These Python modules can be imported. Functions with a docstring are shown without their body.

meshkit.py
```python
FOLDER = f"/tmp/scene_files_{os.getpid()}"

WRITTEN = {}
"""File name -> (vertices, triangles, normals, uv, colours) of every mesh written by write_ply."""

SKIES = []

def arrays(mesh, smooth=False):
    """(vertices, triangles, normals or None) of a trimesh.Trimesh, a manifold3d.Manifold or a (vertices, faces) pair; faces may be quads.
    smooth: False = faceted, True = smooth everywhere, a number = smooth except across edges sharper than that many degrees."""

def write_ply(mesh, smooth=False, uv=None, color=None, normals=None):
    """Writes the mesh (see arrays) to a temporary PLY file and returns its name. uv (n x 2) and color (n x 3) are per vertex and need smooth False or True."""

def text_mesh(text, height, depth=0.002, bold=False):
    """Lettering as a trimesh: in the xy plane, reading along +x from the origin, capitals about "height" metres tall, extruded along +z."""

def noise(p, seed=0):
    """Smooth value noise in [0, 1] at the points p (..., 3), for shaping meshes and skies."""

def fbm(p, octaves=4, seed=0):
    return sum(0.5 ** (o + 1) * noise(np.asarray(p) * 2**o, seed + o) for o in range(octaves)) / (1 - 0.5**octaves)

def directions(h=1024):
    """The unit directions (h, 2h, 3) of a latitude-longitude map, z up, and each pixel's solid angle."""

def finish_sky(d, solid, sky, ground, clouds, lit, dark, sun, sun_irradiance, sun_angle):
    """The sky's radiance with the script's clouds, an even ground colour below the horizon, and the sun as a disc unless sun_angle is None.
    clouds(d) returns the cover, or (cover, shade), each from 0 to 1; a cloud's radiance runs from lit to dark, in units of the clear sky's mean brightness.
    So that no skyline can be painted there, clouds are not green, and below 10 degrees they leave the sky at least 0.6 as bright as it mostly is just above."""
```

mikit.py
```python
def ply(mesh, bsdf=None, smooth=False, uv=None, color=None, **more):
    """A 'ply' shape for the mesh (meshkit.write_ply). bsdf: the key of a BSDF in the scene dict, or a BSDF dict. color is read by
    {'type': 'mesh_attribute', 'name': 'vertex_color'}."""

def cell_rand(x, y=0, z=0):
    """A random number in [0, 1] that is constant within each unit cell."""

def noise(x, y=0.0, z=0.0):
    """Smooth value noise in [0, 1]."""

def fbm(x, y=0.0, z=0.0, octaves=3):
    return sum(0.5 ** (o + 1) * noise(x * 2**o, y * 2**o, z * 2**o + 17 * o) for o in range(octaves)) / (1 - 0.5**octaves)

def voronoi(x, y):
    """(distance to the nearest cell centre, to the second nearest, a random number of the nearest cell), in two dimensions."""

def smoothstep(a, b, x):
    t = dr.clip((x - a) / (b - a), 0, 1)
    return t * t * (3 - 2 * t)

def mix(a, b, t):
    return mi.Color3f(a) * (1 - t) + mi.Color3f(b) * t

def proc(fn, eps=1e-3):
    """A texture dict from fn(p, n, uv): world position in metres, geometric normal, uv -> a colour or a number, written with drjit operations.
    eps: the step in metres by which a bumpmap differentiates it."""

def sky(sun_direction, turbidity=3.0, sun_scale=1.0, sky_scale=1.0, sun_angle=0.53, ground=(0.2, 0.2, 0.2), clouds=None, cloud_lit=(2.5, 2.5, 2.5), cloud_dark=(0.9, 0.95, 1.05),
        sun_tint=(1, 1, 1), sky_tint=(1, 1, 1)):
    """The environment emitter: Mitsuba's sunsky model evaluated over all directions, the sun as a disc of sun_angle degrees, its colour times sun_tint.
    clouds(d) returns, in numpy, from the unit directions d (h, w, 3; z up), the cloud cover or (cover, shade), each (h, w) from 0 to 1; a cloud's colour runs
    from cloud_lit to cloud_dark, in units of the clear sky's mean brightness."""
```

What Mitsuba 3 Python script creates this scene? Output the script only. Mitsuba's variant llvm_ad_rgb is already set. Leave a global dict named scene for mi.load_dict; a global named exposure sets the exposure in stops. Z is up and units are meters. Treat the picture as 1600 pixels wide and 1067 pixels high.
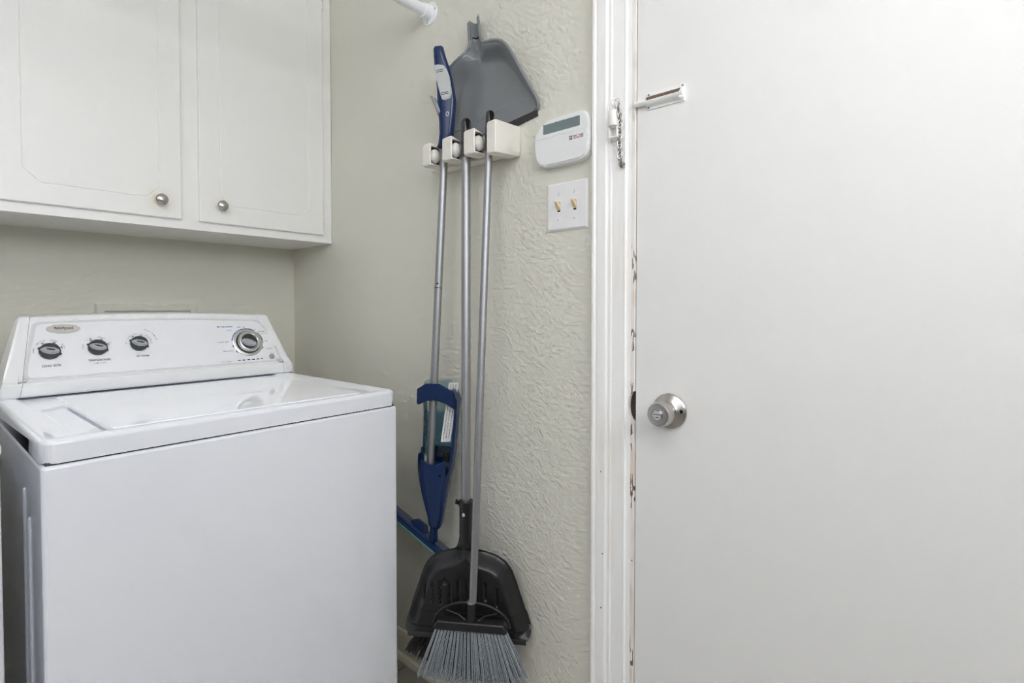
import math, random
import numpy as np, trimesh, manifold3d as m3, drjit as dr, mitsuba as mi, mikit, meshkit
from mikit import ply, proc, noise, fbm, smoothstep, mix
from shapely.geometry import Polygon, box as sbox
T = mi.ScalarTransform4f
random.seed(7); RNG = np.random.default_rng(7)
scene, labels = {}, {}

# ------------------------------------------------------------------ camera, lamps, exposure
YAW, PITCH, EYE = .8515, .0218, np.array([-1.0244, -2.084, 1.124])
LOOK = EYE + np.array([math.sin(YAW) * math.cos(PITCH), math.cos(YAW) * math.cos(PITCH), -math.sin(PITCH)])
scene['camera'] = {'type': 'perspective', 'fov': math.degrees(2 * math.atan(800 / 816.9)), 'fov_axis': 'x', 'near_clip': .02,
                   'principal_point_offset_y': 34.84 / 1067,
                   'to_world': T().look_at(origin=EYE.tolist(), target=LOOK.tolist(), up=[0, 0, 1])}
UNSEEN_LAMP_RADIANCE = [8.2, 8.1, 8.0]
UNSEEN_WINDOW_RADIANCE = [2.15, 2.18, 2.32]
exposure = 0.25

# ------------------------------------------------------------------ materials
def rgb(c): return {'type': 'rgb', 'value': list(map(float, c))}
def mat(key, color, rough=.4, spec=.5, **kw):
    d = {'type': 'principled', 'base_color': color if isinstance(color, dict) else rgb(color), 'roughness': rough, 'specular': spec, **kw}
    scene[key] = {'type': 'twosided', 'bsdf': d}
def bumpy(key, fn, scale, color, rough=.4, spec=.5, eps=1e-3, **kw):
    d = {'type': 'principled', 'base_color': color if isinstance(color, dict) else rgb(color), 'roughness': rough, 'specular': spec, **kw}
    scene[key] = {'type': 'twosided', 'bsdf': {'type': 'bumpmap', 'arbitrary': {**proc(fn, eps)}, 'scale': scale, 'bsdf': d}}
def metal(key, color, rough, **kw):
    scene[key] = {'type': 'twosided', 'bsdf': {'type': 'principled', 'base_color': rgb(color), 'metallic': 1.0, 'roughness': rough, **kw}}

def orange_peel(p, n, uv):
    h = 1.2 * fbm(p.x * 210, p.y * 210, p.z * 210, octaves=2) + .8 * smoothstep(.45, .75, noise(p.x * 130 + 9, p.y * 130, p.z * 130))
    for y, z in ((-1.181, 1.033), (-1.283, .735), (-1.282, .817), (-1.296, .650)):                # small paint drips on the wall by the broom poles
        h = h + 3.0 * dr.exp(-(dr.square((p.y - y - .5 * (p.z - z)) / .0022) + dr.square((p.z - z) / .009)))
    return h
def brushed(p, n, uv): return noise(p.x * 420, p.y * 420, p.z * 12) + .8 * noise(p.x * 90, p.y * 90, p.z * 5 + 7)
def wood_ghost(p, n, uv):
    w = fbm(p.x * 5, p.y * 5, p.z * 5 + 3, octaves=2)
    return noise(p.x * 260, p.y * 260, p.z * 14) + .9 * dr.sin(60 * (w + .25 * p.x) + 20 * p.z) * smoothstep(.42, .62, noise(p.x * 4.2 + 2, p.y * 4, p.z * 4.2 + 1))
def casing_color(p, n, uv):
    stain = smoothstep(.52, .8, fbm(p.x * 9, p.y * 45, p.z * 5, octaves=3)) * (.25 + .75 * smoothstep(.34, .18, p.z))
    c = mix([.88, .88, .87], [.66, .55, .40], stain * .8)
    return c
def lip_color(p, n, uv):
    chip = smoothstep(.60, .66, noise(p.y * 420, p.z * 75, 4.0)) * smoothstep(.58, .64, noise(5.0, p.y * 60, p.z * 19)) * smoothstep(1.75, 1.0, p.z)
    c = mix([.83, .80, .76], [.16, .10, .07], chip)
    return mix(c, [.62, .47, .36], smoothstep(.5, .75, fbm(p.y * 40, p.z * 14, 1.0, octaves=2)) * .45)
def door_color(p, n, uv):
    sm = smoothstep(.62, .85, fbm(p.x * 2, p.y * 4, p.z * 3, octaves=3))
    return mix([.80, .80, .785], [.73, .72, .69], sm * .5)
def cabinet_color(p, n, uv):
    k1 = dr.exp(-(dr.square(p.x + .55) + dr.square(p.z - 1.437)) / .0008)
    k2 = dr.exp(-(dr.square(p.x + .385) + dr.square(p.z - 1.443)) / .00045)
    return mix([.80, .80, .78], [.70, .65, .50], dr.clip(k1 * .75 + k2 * .4, 0, 1))
def nickel(p, n, uv): return mix([.56, .53, .50], [.66, .63, .60], noise(p.x * 900, p.y * 900, p.z * 900))

bumpy('mat_wall', orange_peel, .00115, [.67, .66, .585], .5, .35)
mat('mat_unseen_wall_dark', [.30, .295, .28], .6, .3)  # unseen walls, darker than the wall paint to cut bounce light
bumpy('mat_cabinet', wood_ghost, .00028, proc(cabinet_color), .38, .45)
bumpy('mat_trim', brushed, .00009, proc(casing_color), .35, .45)
bumpy('mat_jamb', brushed, .00012, [.88, .88, .865], .38, .45)
mat('mat_lip', proc(lip_color), .5, .3)
bumpy('mat_door', brushed, .00022, proc(door_color), .42, .4)
mat('mat_white_paint', [.83, .83, .81], .35)
mat('mat_ceiling', [.80, .80, .78], .8, .2)
mat('mat_tile', [.29, .275, .245], .35)
mat('mat_grout', [.16, .15, .14], .8)
mat('mat_baseboard', [.72, .70, .60], .35)
mat('mat_enamel', [.755, .775, .82], .035, .6)
mat('mat_enamel_side', [.74, .75, .77], .12, .5)
mat('mat_console', [.78, .79, .80], .14, .5)
mat('mat_panel', [.76, .77, .80], .28, .45)
mat('mat_seam', [.05, .05, .055], .6)
mat('mat_rim', [.62, .63, .64], .12, .6)
mat('mat_knob_dark', [.03, .033, .036], .25)
mat('mat_knob_grey', [.36, .38, .40], .25, .5)
mat('mat_knob_white', [.75, .76, .78], .25)
metal('mat_silver', [.72, .72, .71], .22)
mat('mat_badge', [.50, .49, .45], .2, .6)
mat('mat_ink', [.05, .05, .06], .5)
mat('mat_ink_grey', [.16, .165, .18], .5)
mat('mat_ink_blue', [.04, .09, .36], .5)
mat('mat_ink_green', [.03, .13, .09], .5)
mat('mat_button', [.30, .31, .32], .3)
mat('mat_grey_plastic', [.180, .192, .202], .24, .5)
mat('mat_black_plastic', [.011, .0115, .0125], .32, .45)
mat('mat_black_rubber', [.025, .025, .026], .55)
mat('mat_bristle_grey', [.265, .295, .32], .4)
mat('mat_bristle_black', [.02, .018, .018], .5)
metal('mat_pole', [.38, .385, .40], .46)
mat('mat_cap', [.034, .033, .034], .28, .5)
mat('mat_blue', [.0055, .022, .080], .24, .5)
mat('mat_blue_dark', [.004, .011, .04], .3, .5)
mat('mat_grip', [.46, .475, .475], .55)
mat('mat_trigger', [.27, .28, .285], .4)
mat('mat_pad', [.10, .22, .20], .9, .1)
mat('mat_holder', [.74, .72, .66], .35)
mat('mat_ball', [.71, .71, .66], .3)
mat('mat_keypad', [.76, .77, .77], .35)
mat('mat_screen', [.155, .20, .20], .18)
mat('mat_plate', [.79, .79, .80], .25)
mat('mat_ivory', [.72, .58, .34], .35)
mat('mat_red_ink', [.50, .03, .03], .5)
mat('mat_rod', [.80, .82, .85], .25)
metal('mat_nickel', [.52, .50, .475], .30)
metal('mat_nickel_dull', [.45, .43, .41], .34)
metal('mat_lock_steel', [.68, .68, .68], .16)
metal('mat_chain', [.30, .29, .27], .22)
metal('mat_strike', [.10, .075, .06], .45)
mat('mat_rust', [.13, .09, .065], .6)
mat('mat_hole_shade', [.012, .011, .010], .9, .1)  # near-black colour standing for the shade inside holes and gaps
mat('mat_label', [.78, .79, .78], .5)
scene['mat_liquid'] = {'type': 'thindielectric', 'int_ior': 1.33, 'specular_transmittance': rgb([.52, .72, .80])}
scene['mat_bottle'] = {'type': 'thindielectric', 'int_ior': 1.45, 'specular_transmittance': rgb([.74, .86, .90])}
mat('mat_diffuser', [.8, .8, .8], .5)

# ------------------------------------------------------------------ mesh helpers
def M4(cols, o): m = np.eye(4); m[:3, 0], m[:3, 1], m[:3, 2], m[:3, 3] = *cols, o; return m
WR = M4(([0, -1, 0], [0, 0, 1], [-1, 0, 0]), [0, 0, 0])          # right wall: u to the right, v up, w out into the room
WB = M4(([1, 0, 0], [0, 0, 1], [0, -1, 0]), [0, 0, 0])           # back wall
def turned(u, w, phi, v=0):                                       # a plane turned about the vertical, on the right wall
    a = math.radians(phi)
    return WR @ M4(([math.cos(a), 0, -math.sin(a)], [0, 1, 0], [math.sin(a), 0, math.cos(a)]), [u, v, w])
def arr(m):
    if hasattr(m, 'to_mesh'):
        k = m.to_mesh(); return np.array(k.vert_properties[:, :3], float), np.array(k.tri_verts, int)
    if isinstance(m, trimesh.Trimesh): return np.array(m.vertices), np.array(m.faces)
    return np.asarray(m[0], float), np.asarray(m[1], int)
def join(*ms):
    vs, fs, n = [], [], 0
    for m in ms:
        v, f = arr(m); vs.append(v); fs.append(f + n); n += len(v)
    return np.vstack(vs), np.vstack(fs)
def move(m, mtx):
    v, f = arr(m); return v @ mtx[:3, :3].T + mtx[:3, 3], f
def at(m, x=0, y=0, z=0): v, f = arr(m); return v + np.array([x, y, z]), f
def numbered(k):
    if k not in scene and not any(s.startswith(k + '__') for s in scene) and k not in labels: return k
    i = 1
    while f'{k}_{i:03d}' in scene or f'{k}_{i:03d}' in labels or any(s.startswith(f'{k}_{i:03d}__') for s in scene): i += 1
    return f'{k}_{i:03d}'
def thing(name, label, cat=None, group=None, kind=None):
    k = numbered(name); labels[k] = {'label': label}
    if cat: labels[k]['category'] = cat
    if group: labels[k]['group'] = group
    if kind: labels[k]['kind'] = kind
    return k
def part(parent, name, mesh, bsdf, smooth=30, mtx=None, label=None, kind=None, **kw):
    base = f'{parent}__{name}'; k, i = base, 1
    while k in scene: k = f'{base}_{i:03d}'; i += 1
    v, f = arr(mesh) if mtx is None else move(mesh, mtx)
    scene[k] = ply((v, f), bsdf, smooth=smooth, **kw)
    if label or kind: labels[k] = {**({'label': label} if label else {}), **({'kind': kind} if kind else {})}
    return k
def solo(key, mesh, bsdf, smooth=30, mtx=None, **kw):
    v, f = arr(mesh) if mtx is None else move(mesh, mtx)
    scene[key] = ply((v, f), bsdf, smooth=smooth, **kw)

def mbox(x0, x1, y0, y1, z0, z1): return m3.Manifold.cube([x1 - x0, y1 - y0, z1 - z0]).translate([x0, y0, z0])
def rbox(x0, x1, y0, y1, z0, z1, r=.003, n=16):
    r = min(r, .499 * min(x1 - x0, y1 - y0, z1 - z0)); s = m3.Manifold.sphere(r, n)
    return m3.Manifold.batch_hull([s.translate([a, b, c]) for a in (x0 + r, x1 - r) for b in (y0 + r, y1 - r) for c in (z0 + r, z1 - r)])
def cyl(p, q, r0, r1=None, n=32):
    p, q = np.array(p, float), np.array(q, float); d = q - p; L = np.linalg.norm(d); d /= L
    a = np.cross(d, [0, 0, 1] if abs(d[2]) < .9 else [1, 0, 0]); a /= np.linalg.norm(a); b = np.cross(d, a)
    m = np.column_stack([a, b, d, p]); return m3.Manifold.cylinder(L, r0, r0 if r1 is None else r1, n).transform(m)
def ball(c, r, n=32): return m3.Manifold.sphere(r, n).translate(list(c))
def hullpts(pts, r, n=16): s = m3.Manifold.sphere(r, n); return m3.Manifold.batch_hull([s.translate(list(p)) for p in pts])
def chain(pts, rs, n=20):
    out = []
    for i in range(len(pts) - 1):
        out.append(m3.Manifold.batch_hull([m3.Manifold.sphere(rs[i], n).translate(list(pts[i])), m3.Manifold.sphere(rs[i + 1], n).translate(list(pts[i + 1]))]))
    return m3.Manifold.batch_boolean(out, m3.OpType.Add)
def prism(poly, z0, z1, r=0):
    """A plan polygon extruded along z, its edges rounded by a few bevel steps."""
    cs = m3.CrossSection([np.asarray(poly, float)], m3.FillRule.NonZero)
    if not r: return cs.extrude(z1 - z0).translate([0, 0, z0])
    out = cs.offset(-r, m3.JoinType.Round).extrude(z1 - z0).translate([0, 0, z0])
    for a in (22.5, 45, 67.5, 90):
        k = r * (1 - math.cos(math.radians(a))); t = r * (1 - math.sin(math.radians(a)))
        out = out + cs.offset(-t, m3.JoinType.Round).extrude(z1 - z0 - 2 * (r - r * math.cos(math.radians(90 - a)) if False else k)).translate([0, 0, z0 + k])
    return out
def dome(poly, z0, z1, r):
    """A plan polygon extruded along z with the front edge (z1) rounded, for covers and panels."""
    cs = m3.CrossSection([np.asarray(poly, float)], m3.FillRule.NonZero); out = None
    st = 6
    for i in range(st + 1):
        a = math.pi / 2 * i / st; t, h = r * (1 - math.cos(a)), r * math.sin(a)
        e = cs.offset(-t, m3.JoinType.Round, circular_segments=32).extrude(z1 - r + h - z0).translate([0, 0, z0]); out = e if out is None else out + e
    return out
def rrect(x0, x1, y0, y1, r, n=8):
    pts = []
    for cx, cy, a in ((x1 - r, y1 - r, 0), (x0 + r, y1 - r, 90), (x0 + r, y0 + r, 180), (x1 - r, y0 + r, 270)):
        pts += [(cx + r * math.cos(math.radians(a + 90 * i / n)), cy + r * math.sin(math.radians(a + 90 * i / n))) for i in range(n + 1)]
    return np.array(pts)
def lathe(profile, n=48):
    """profile: (radius, height) from the axis, revolved about z."""
    p = [(max(r, 0), z) for r, z in profile]
    return m3.CrossSection([np.array(p, float)], m3.FillRule.EvenOdd).revolve(n)
def sheet(P, off):
    """A closed sheet: grid of points P (rows, columns, 3) and the same grid moved by off."""
    R, C, _ = P.shape; Q = P + off; v = np.vstack([P.reshape(-1, 3), Q.reshape(-1, 3)]); n = R * C
    i = np.arange(n).reshape(R, C); a, b, c, d = i[:-1, :-1].ravel(), i[:-1, 1:].ravel(), i[1:, 1:].ravel(), i[1:, :-1].ravel()
    f = [np.stack([a, b, c], 1), np.stack([a, c, d], 1), np.stack([a, c, b], 1) + n, np.stack([a, d, c], 1) + n]
    loop = np.concatenate([i[0, :], i[1:, -1], i[-1, -2::-1], i[-2:0:-1, 0]]); nx = np.roll(loop, -1)
    f += [np.stack([loop, loop + n, nx + n], 1), np.stack([loop, nx + n, nx], 1)]
    return v, np.vstack(f)
def loft(rings, closed=True):
    """Rings (k, n, 3) joined by quads, with flat end caps fanned from their centres."""
    R = np.asarray(rings); k, n, _ = R.shape; v = R.reshape(-1, 3); f = []
    for a in range(k - 1):
        for j in range(n):
            p, q = a * n + j, a * n + (j + 1) % n; f += [(p, q, q + n), (p, q + n, p + n)]
    v = np.vstack([v, R[0].mean(0), R[-1].mean(0)]); c0, c1 = len(v) - 2, len(v) - 1
    for j in range(n): f += [(c0, (j + 1) % n, j), (c1, (k - 1) * n + j, (k - 1) * n + (j + 1) % n)]
    return v, np.array(f)
def interp(x, table): t = np.array(table, float); return np.interp(x, t[:, 0], t[:, 1])
def text(s, h, depth=.0004, bold=False): m = meshkit.text_mesh(s, h, depth, bold); return arr(m)
def text_at(s, x, y, h, z=0, center=True, bold=False, width=None, ang=0, depth=.0004):
    v, f = text(s, h, depth, bold); w = v[:, 0].max()
    if width: v = v * np.array([width / w, 1, 1]); w = width
    if center: v = v - np.array([w / 2, 0, 0])
    c, s_ = math.cos(ang), math.sin(ang)
    v = np.column_stack([v[:, 0] * c - v[:, 1] * s_, v[:, 0] * s_ + v[:, 1] * c, v[:, 2]])
    return v + np.array([x, y, z]), f
def text_arc(s, cx, cy, r, deg, h, z=0):
    """Letters along a circle, the middle of the word at deg (degrees from +x), reading clockwise."""
    ws = [text(c, h)[0][:, 0].max() if c != ' ' else h * .4 for c in s]; gap = h * .18
    tot = sum(ws) + gap * (len(s) - 1); a = math.radians(deg) + tot / 2 / r; out = []
    for c, w in zip(s, ws):
        m = a - w / 2 / r
        if c != ' ': out.append(text_at(c, cx + r * math.cos(m), cy + r * math.sin(m), h, z, True, ang=m - math.pi / 2))
        a -= (w + gap) / r
    return join(*out)
def arc_bar(cx, cy, r0, r1, a0, a1, z0, z1, n=12):
    a = np.radians(np.linspace(a0, a1, n)); o = np.column_stack([cx + r1 * np.cos(a), cy + r1 * np.sin(a)]); i = np.column_stack([cx + r0 * np.cos(a[::-1]), cy + r0 * np.sin(a[::-1])])
    p = np.vstack([o, i]); area = np.sum(p[:, 0] * np.roll(p[:, 1], -1) - p[:, 1] * np.roll(p[:, 0], -1))
    return m3.CrossSection([p if area > 0 else p[::-1]]).extrude(z1 - z0).translate([0, 0, z0])

# ------------------------------------------------------------------ the room
H = 2.44
def structure(key, label, mesh=None, bsdf=None, **kw):
    labels[key] = {'label': label, 'kind': 'structure'}
    if mesh is not None: solo(key, mesh, bsdf, **kw)
structure('wall_back', 'greige painted wall behind the washing machine and under the wall cabinet', mbox(-2.5, .12, 0, .12, 0, H), 'mat_wall', smooth=False)
structure('wall_right', 'greige orange-peel wall that carries the broom holder and light switches',
          mbox(0, .12, -1.5205, 0, 0, H) + mbox(0, .12, -2.46, -1.5205, 2.08, H) + mbox(0, .12, -3.4, -2.46, 0, H), 'mat_wall', smooth=False)
structure('wall_left', 'unseen far side wall with an unseen window, coloured dark to cut bounce light', mbox(-2.5, -2.4, -3.4, 0, 0, H) - mbox(-2.6, -2.3, -3.00, -1.50, 1.52, 2.32), 'mat_unseen_wall_dark', smooth=False)
structure('wall_front', 'unseen wall with an unseen window behind the camera, coloured dark to cut bounce light', mbox(-2.4, 0, -3.4, -3.3, 0, H) - mbox(-1.74, -.36, -3.5, -3.2, 1.52, 2.32), 'mat_unseen_wall_dark', smooth=False)
structure('ceiling', 'white ceiling above the laundry room', mbox(-2.5, .12, -3.4, .12, H, H + .1), 'mat_ceiling', smooth=False)
structure('floor', 'beige tiled floor with dark grout lines', None)
part('floor', 'grout_bed', mbox(-2.4, 0, -3.3, 0, -.05, -.0025), 'mat_grout', False)
tile = dome(rrect(.0025, .3025, .0025, .3025, .002, 2), -.02, 0, .0015)
tv, tf = arr(trimesh.Trimesh(*arr(prism(rrect(.0025, .3025, .0025, .3025, .002, 2), -.02, 0))))
for i in range(8):
    for j in range(-9, 3):
        x0, y0 = -2.44 + .305 * i, -.767 + .305 * j
        if x0 + .3 < -2.4 or y0 + .1 < -3.3 or y0 > -.01: continue
        c = m3.Manifold.batch_hull([mbox(max(x0 + .0025, -2.4), min(x0 + .3025, 0), max(y0 + .0025, -3.3), min(y0 + .3025, 0), -.02, 0)])
        part('floor', 'tile', c, 'mat_tile', False)
prof = [(0, 0), (.026, 0), (.026, .008), (.022, .016), (.014, .019), (.013, .021), (.013, .066), (.010, .078), (.006, .084), (0, .085)]
bb = m3.CrossSection([np.array(prof)]).extrude(1.43)
structure('baseboard_right', 'cream baseboard with shoe moulding along the wall behind the brooms', None)
part('baseboard_right', 'board', bb, 'mat_baseboard', 20, M4(([-1, 0, 0], [0, 0, 1], [0, -1, 0]), [0, -.001, 0]))
structure('baseboard_back', 'cream baseboard behind the washing machine', mbox(-2.39, -.027, -.013, 0, 0, .085), 'mat_baseboard', smooth=False)
# door casing, jamb, door
structure('trim_1', 'white moulded door casing with chipped paint', None)
cas = [(1.4385, 0), (1.4385, .0145), (1.4405, .0175), (1.4435, .0190), (1.4470, .0185), (1.4495, .0160), (1.4515, .0155), (1.4535, .0165), (1.4560, .0170), (1.4745, .0165),
       (1.4770, .0150), (1.4785, .0125), (1.4815, .0120), (1.4845, .0130), (1.4870, .0125), (1.4885, .0100), (1.5170, .0085), (1.5185, .0100), (1.5200, .0100), (1.5212, .0088), (1.5212, 0)]
cas_m = m3.CrossSection([np.array(cas)[::-1]]).extrude(2.10)
part('trim_1', 'casing_leg', cas_m, 'mat_trim', 25, WR @ M4(([1, 0, 0], [0, 0, 1], [0, 1, 0]), [0, 0, 0]) if False else M4(([0, -1, 0], [-1, 0, 0], [0, 0, 1]), [0, 0, 0]))
part('trim_1', 'casing_head', move(mbox(1.4385, 2.46, 2.10, 2.18, 0, .016), WR), 'mat_trim', False)
jamb = mbox(1.5205, 1.5405, 0, 2.08, -.10, .0035)
strike_cut = m3.Manifold.cylinder(.03, 1, 1, 40).scale([.0165, .034, 1]).translate([1.5425, .910, -.013])
part('trim_1', 'door_jamb', jamb - strike_cut - mbox(1.533, 1.6, -1, 3, .0025, .1), 'mat_jamb', 20, WR)
lip = rbox(1.5325, 1.5415, .0, 2.08, -.006, .0042, .0012) - strike_cut
part('trim_1', 'jamb_lip', lip, 'mat_lip', 20, WR, label='chipped inner edge of the door jamb')
sp = (m3.Manifold.cylinder(.003, 1, 1, 40).scale([.0155, .0325, 1]).translate([1.5415, .910, -.0115]) ^ mbox(1.5, 1.5415, 0, 2, -1, 1))
part('trim_1', 'strike_plate', sp, 'mat_strike', 20, WR, label='dark worn strike plate')
part('trim_1', 'door_stop_shade', mbox(1.5405, 1.556, 0, 2.08, -.09, -.05), 'mat_hole_shade', False, WR)  # stop coloured near-black for the shade in the door gap

structure('door_1', 'white painted flat door with round nickel knob and painted slide bolt', None)
DU0, DU1 = 1.5432, 2.455
part('door_1', 'slab', rbox(DU0, DU1, .012, 2.06, -.043, .0012, .0015), 'mat_door', 25, WR)
KU, KV = 1.6225, .912
kn = part('door_1', 'knob', lathe([(0, .003), (.0325, .003), (.0345, .0035), (.0362, .0052), (.0362, .008), (.0345, .010), (.0300, .0125), (.0230, .0165), (.0200, .0195), (.0192, .0225), (.0195, .0250),
                                   (.0215, .0280), (.0243, .0330), (.0252, .0400), (.0246, .0520), (.0236, .0575), (.0222, .0600), (.0200, .0608), (.0125, .0608), (.0120, .0598), (0, .0598)], 64),
          'mat_nickel', 24, WR @ M4(np.eye(3), [KU, KV, 0]), label='round satin nickel door knob')
part('door_1__knob', 'lock_button', (cyl((0, 0, .0595), (0, 0, .0650), .0092) - mbox(-.02, .02, .0010, .0022, .0635, .07) - mbox(-.02, .02, -.0050, -.0036, .0640, .07)), 'mat_lock_steel', 20, WR @ M4(np.eye(3), [KU, KV, 0]), label='bright slotted lock button')
part('door_1__knob', 'rosette_hole', cyl((.0275, .003, .0122), (.0275, .003, .0148), .0036), 'mat_hole_shade', 20, WR @ M4(np.eye(3), [KU, KV, 0]), label='dark set screw hole')
for y0, y1, z in ((.0010, .0022, .0637), (-.0050, -.0036, .0642)):
    part('door_1__knob', 'button_slot_shade', mbox(-.0085 + abs(y0), .0085 - abs(y0), y0, y1, z - .001, z + .0002), 'mat_hole_shade', False, WR @ M4(np.eye(3), [KU, KV, 0]))  # dark bars put the shade of the slots into colour
# slide bolt on the door
sb = part('door_1', 'slide_bolt', rbox(1.567, 1.649, 1.5385, 1.5735, .001, .0045, .0012) - cyl((1.5735, 1.5675, 0), (1.5735, 1.5675, .01), .0012), 'mat_white_paint', 20, WR, label='white painted slide bolt')
barrel = (cyl((1.568, 1.554, .0095), (1.648, 1.554, .0095), .0085) + rbox(1.568, 1.648, 1.5445, 1.5655, .003, .009, .001))
slot = hullpts([(1.574, 1.5600, .016), (1.640, 1.5600, .016)], .0052)
part('door_1__slide_bolt', 'barrel', barrel - slot - hullpts([(1.574, 1.558, .019), (1.640, 1.558, .019)], .0045), 'mat_white_paint', 25, WR)
part('door_1__slide_bolt', 'bolt_rod', cyl((1.5425, 1.5545, .0095), (1.572, 1.5545, .0095), .0058), 'mat_white_paint', 25, WR)
part('door_1__slide_bolt', 'slot_inside', cyl((1.571, 1.5565, .0095), (1.643, 1.5565, .0095), .0068), 'mat_rust', 25, WR, label='rusty brown inside of the slot')
part('door_1__slide_bolt', 'slide_knob', ball((1.6435, 1.5450, .0115), .0042), 'mat_white_paint', 25, WR)
for u, v in ((1.5715, 1.5695), (1.6450, 1.5695), (1.5715, 1.5420)):
    part('door_1__slide_bolt', 'screw', lathe([(0, .004), (.0026, .004), (.0022, .0054), (0, .0058)], 16), 'mat_nickel_dull', 30, WR @ M4(np.eye(3), [u, v, 0]))

for u, v, w in ((1.4662, .7565, .0166), (1.5283, .5972, .0026), (1.5245, .5756, .0026), (1.5378, .5736, .0043), (1.4676, .4483, .0166), (1.4712, .5723, .0166)):
    part('trim_1', 'nail_hole', lathe([(0, 0), (.0013, 0), (.0013, .0004), (0, .0004)], 10), 'mat_hole_shade', False, WR @ M4(np.eye(3), [u, v, w]))

# windows and ceiling lamp out of view, placed to light the room
structure('window_1', 'unseen bright window in the far side wall, placed to light the right wall and door', None)
def window(key, mtx, w, z0, z1, k):
    part(key, 'frame', mbox(-w - .05, w + .05, z0 - .05, z1 + .05, -.012, .018) - mbox(-w + .02, w - .02, z0 + .02, z1 - .02, -.1, .1) + mbox(-.012, .012, z0, z1, -.03, 0) + mbox(-w, w, (z0 + z1) / 2 - .012, (z0 + z1) / 2 + .012, -.03, 0), 'mat_white_paint', False, mtx)
    for x0, x1 in ((-w + .02, -.012), (.012, w - .02)):
        for a, b in ((z0 + .02, (z0 + z1) / 2 - .012), ((z0 + z1) / 2 + .012, z1 - .02)):
            part(key, 'pane', (np.array([[x0, a, -.035], [x1, a, -.035], [x1, b, -.035], [x0, b, -.035]]), np.array([[0, 1, 2], [0, 2, 3]])), 'mat_diffuser', False, mtx, emitter={'type': 'area', 'radiance': rgb([k * c for c in UNSEEN_WINDOW_RADIANCE])})  # glowing panes of the unseen windows
window('window_1', M4(([0, 1, 0], [0, 0, 1], [1, 0, 0]), [-2.4, -2.25, 0]), .72, 1.55, 2.29, 1.0)  # out of view, lights the right wall and the door
structure('window_2', 'unseen bright window behind the camera, placed to light the washer front and cabinet', None)
window('window_2', M4(([-1, 0, 0], [0, 0, 1], [0, 1, 0]), [-1.05, -3.3, 0]), .66, 1.55, 2.29, 2.9)  # out of view, lights the washer front and the cabinet
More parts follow.
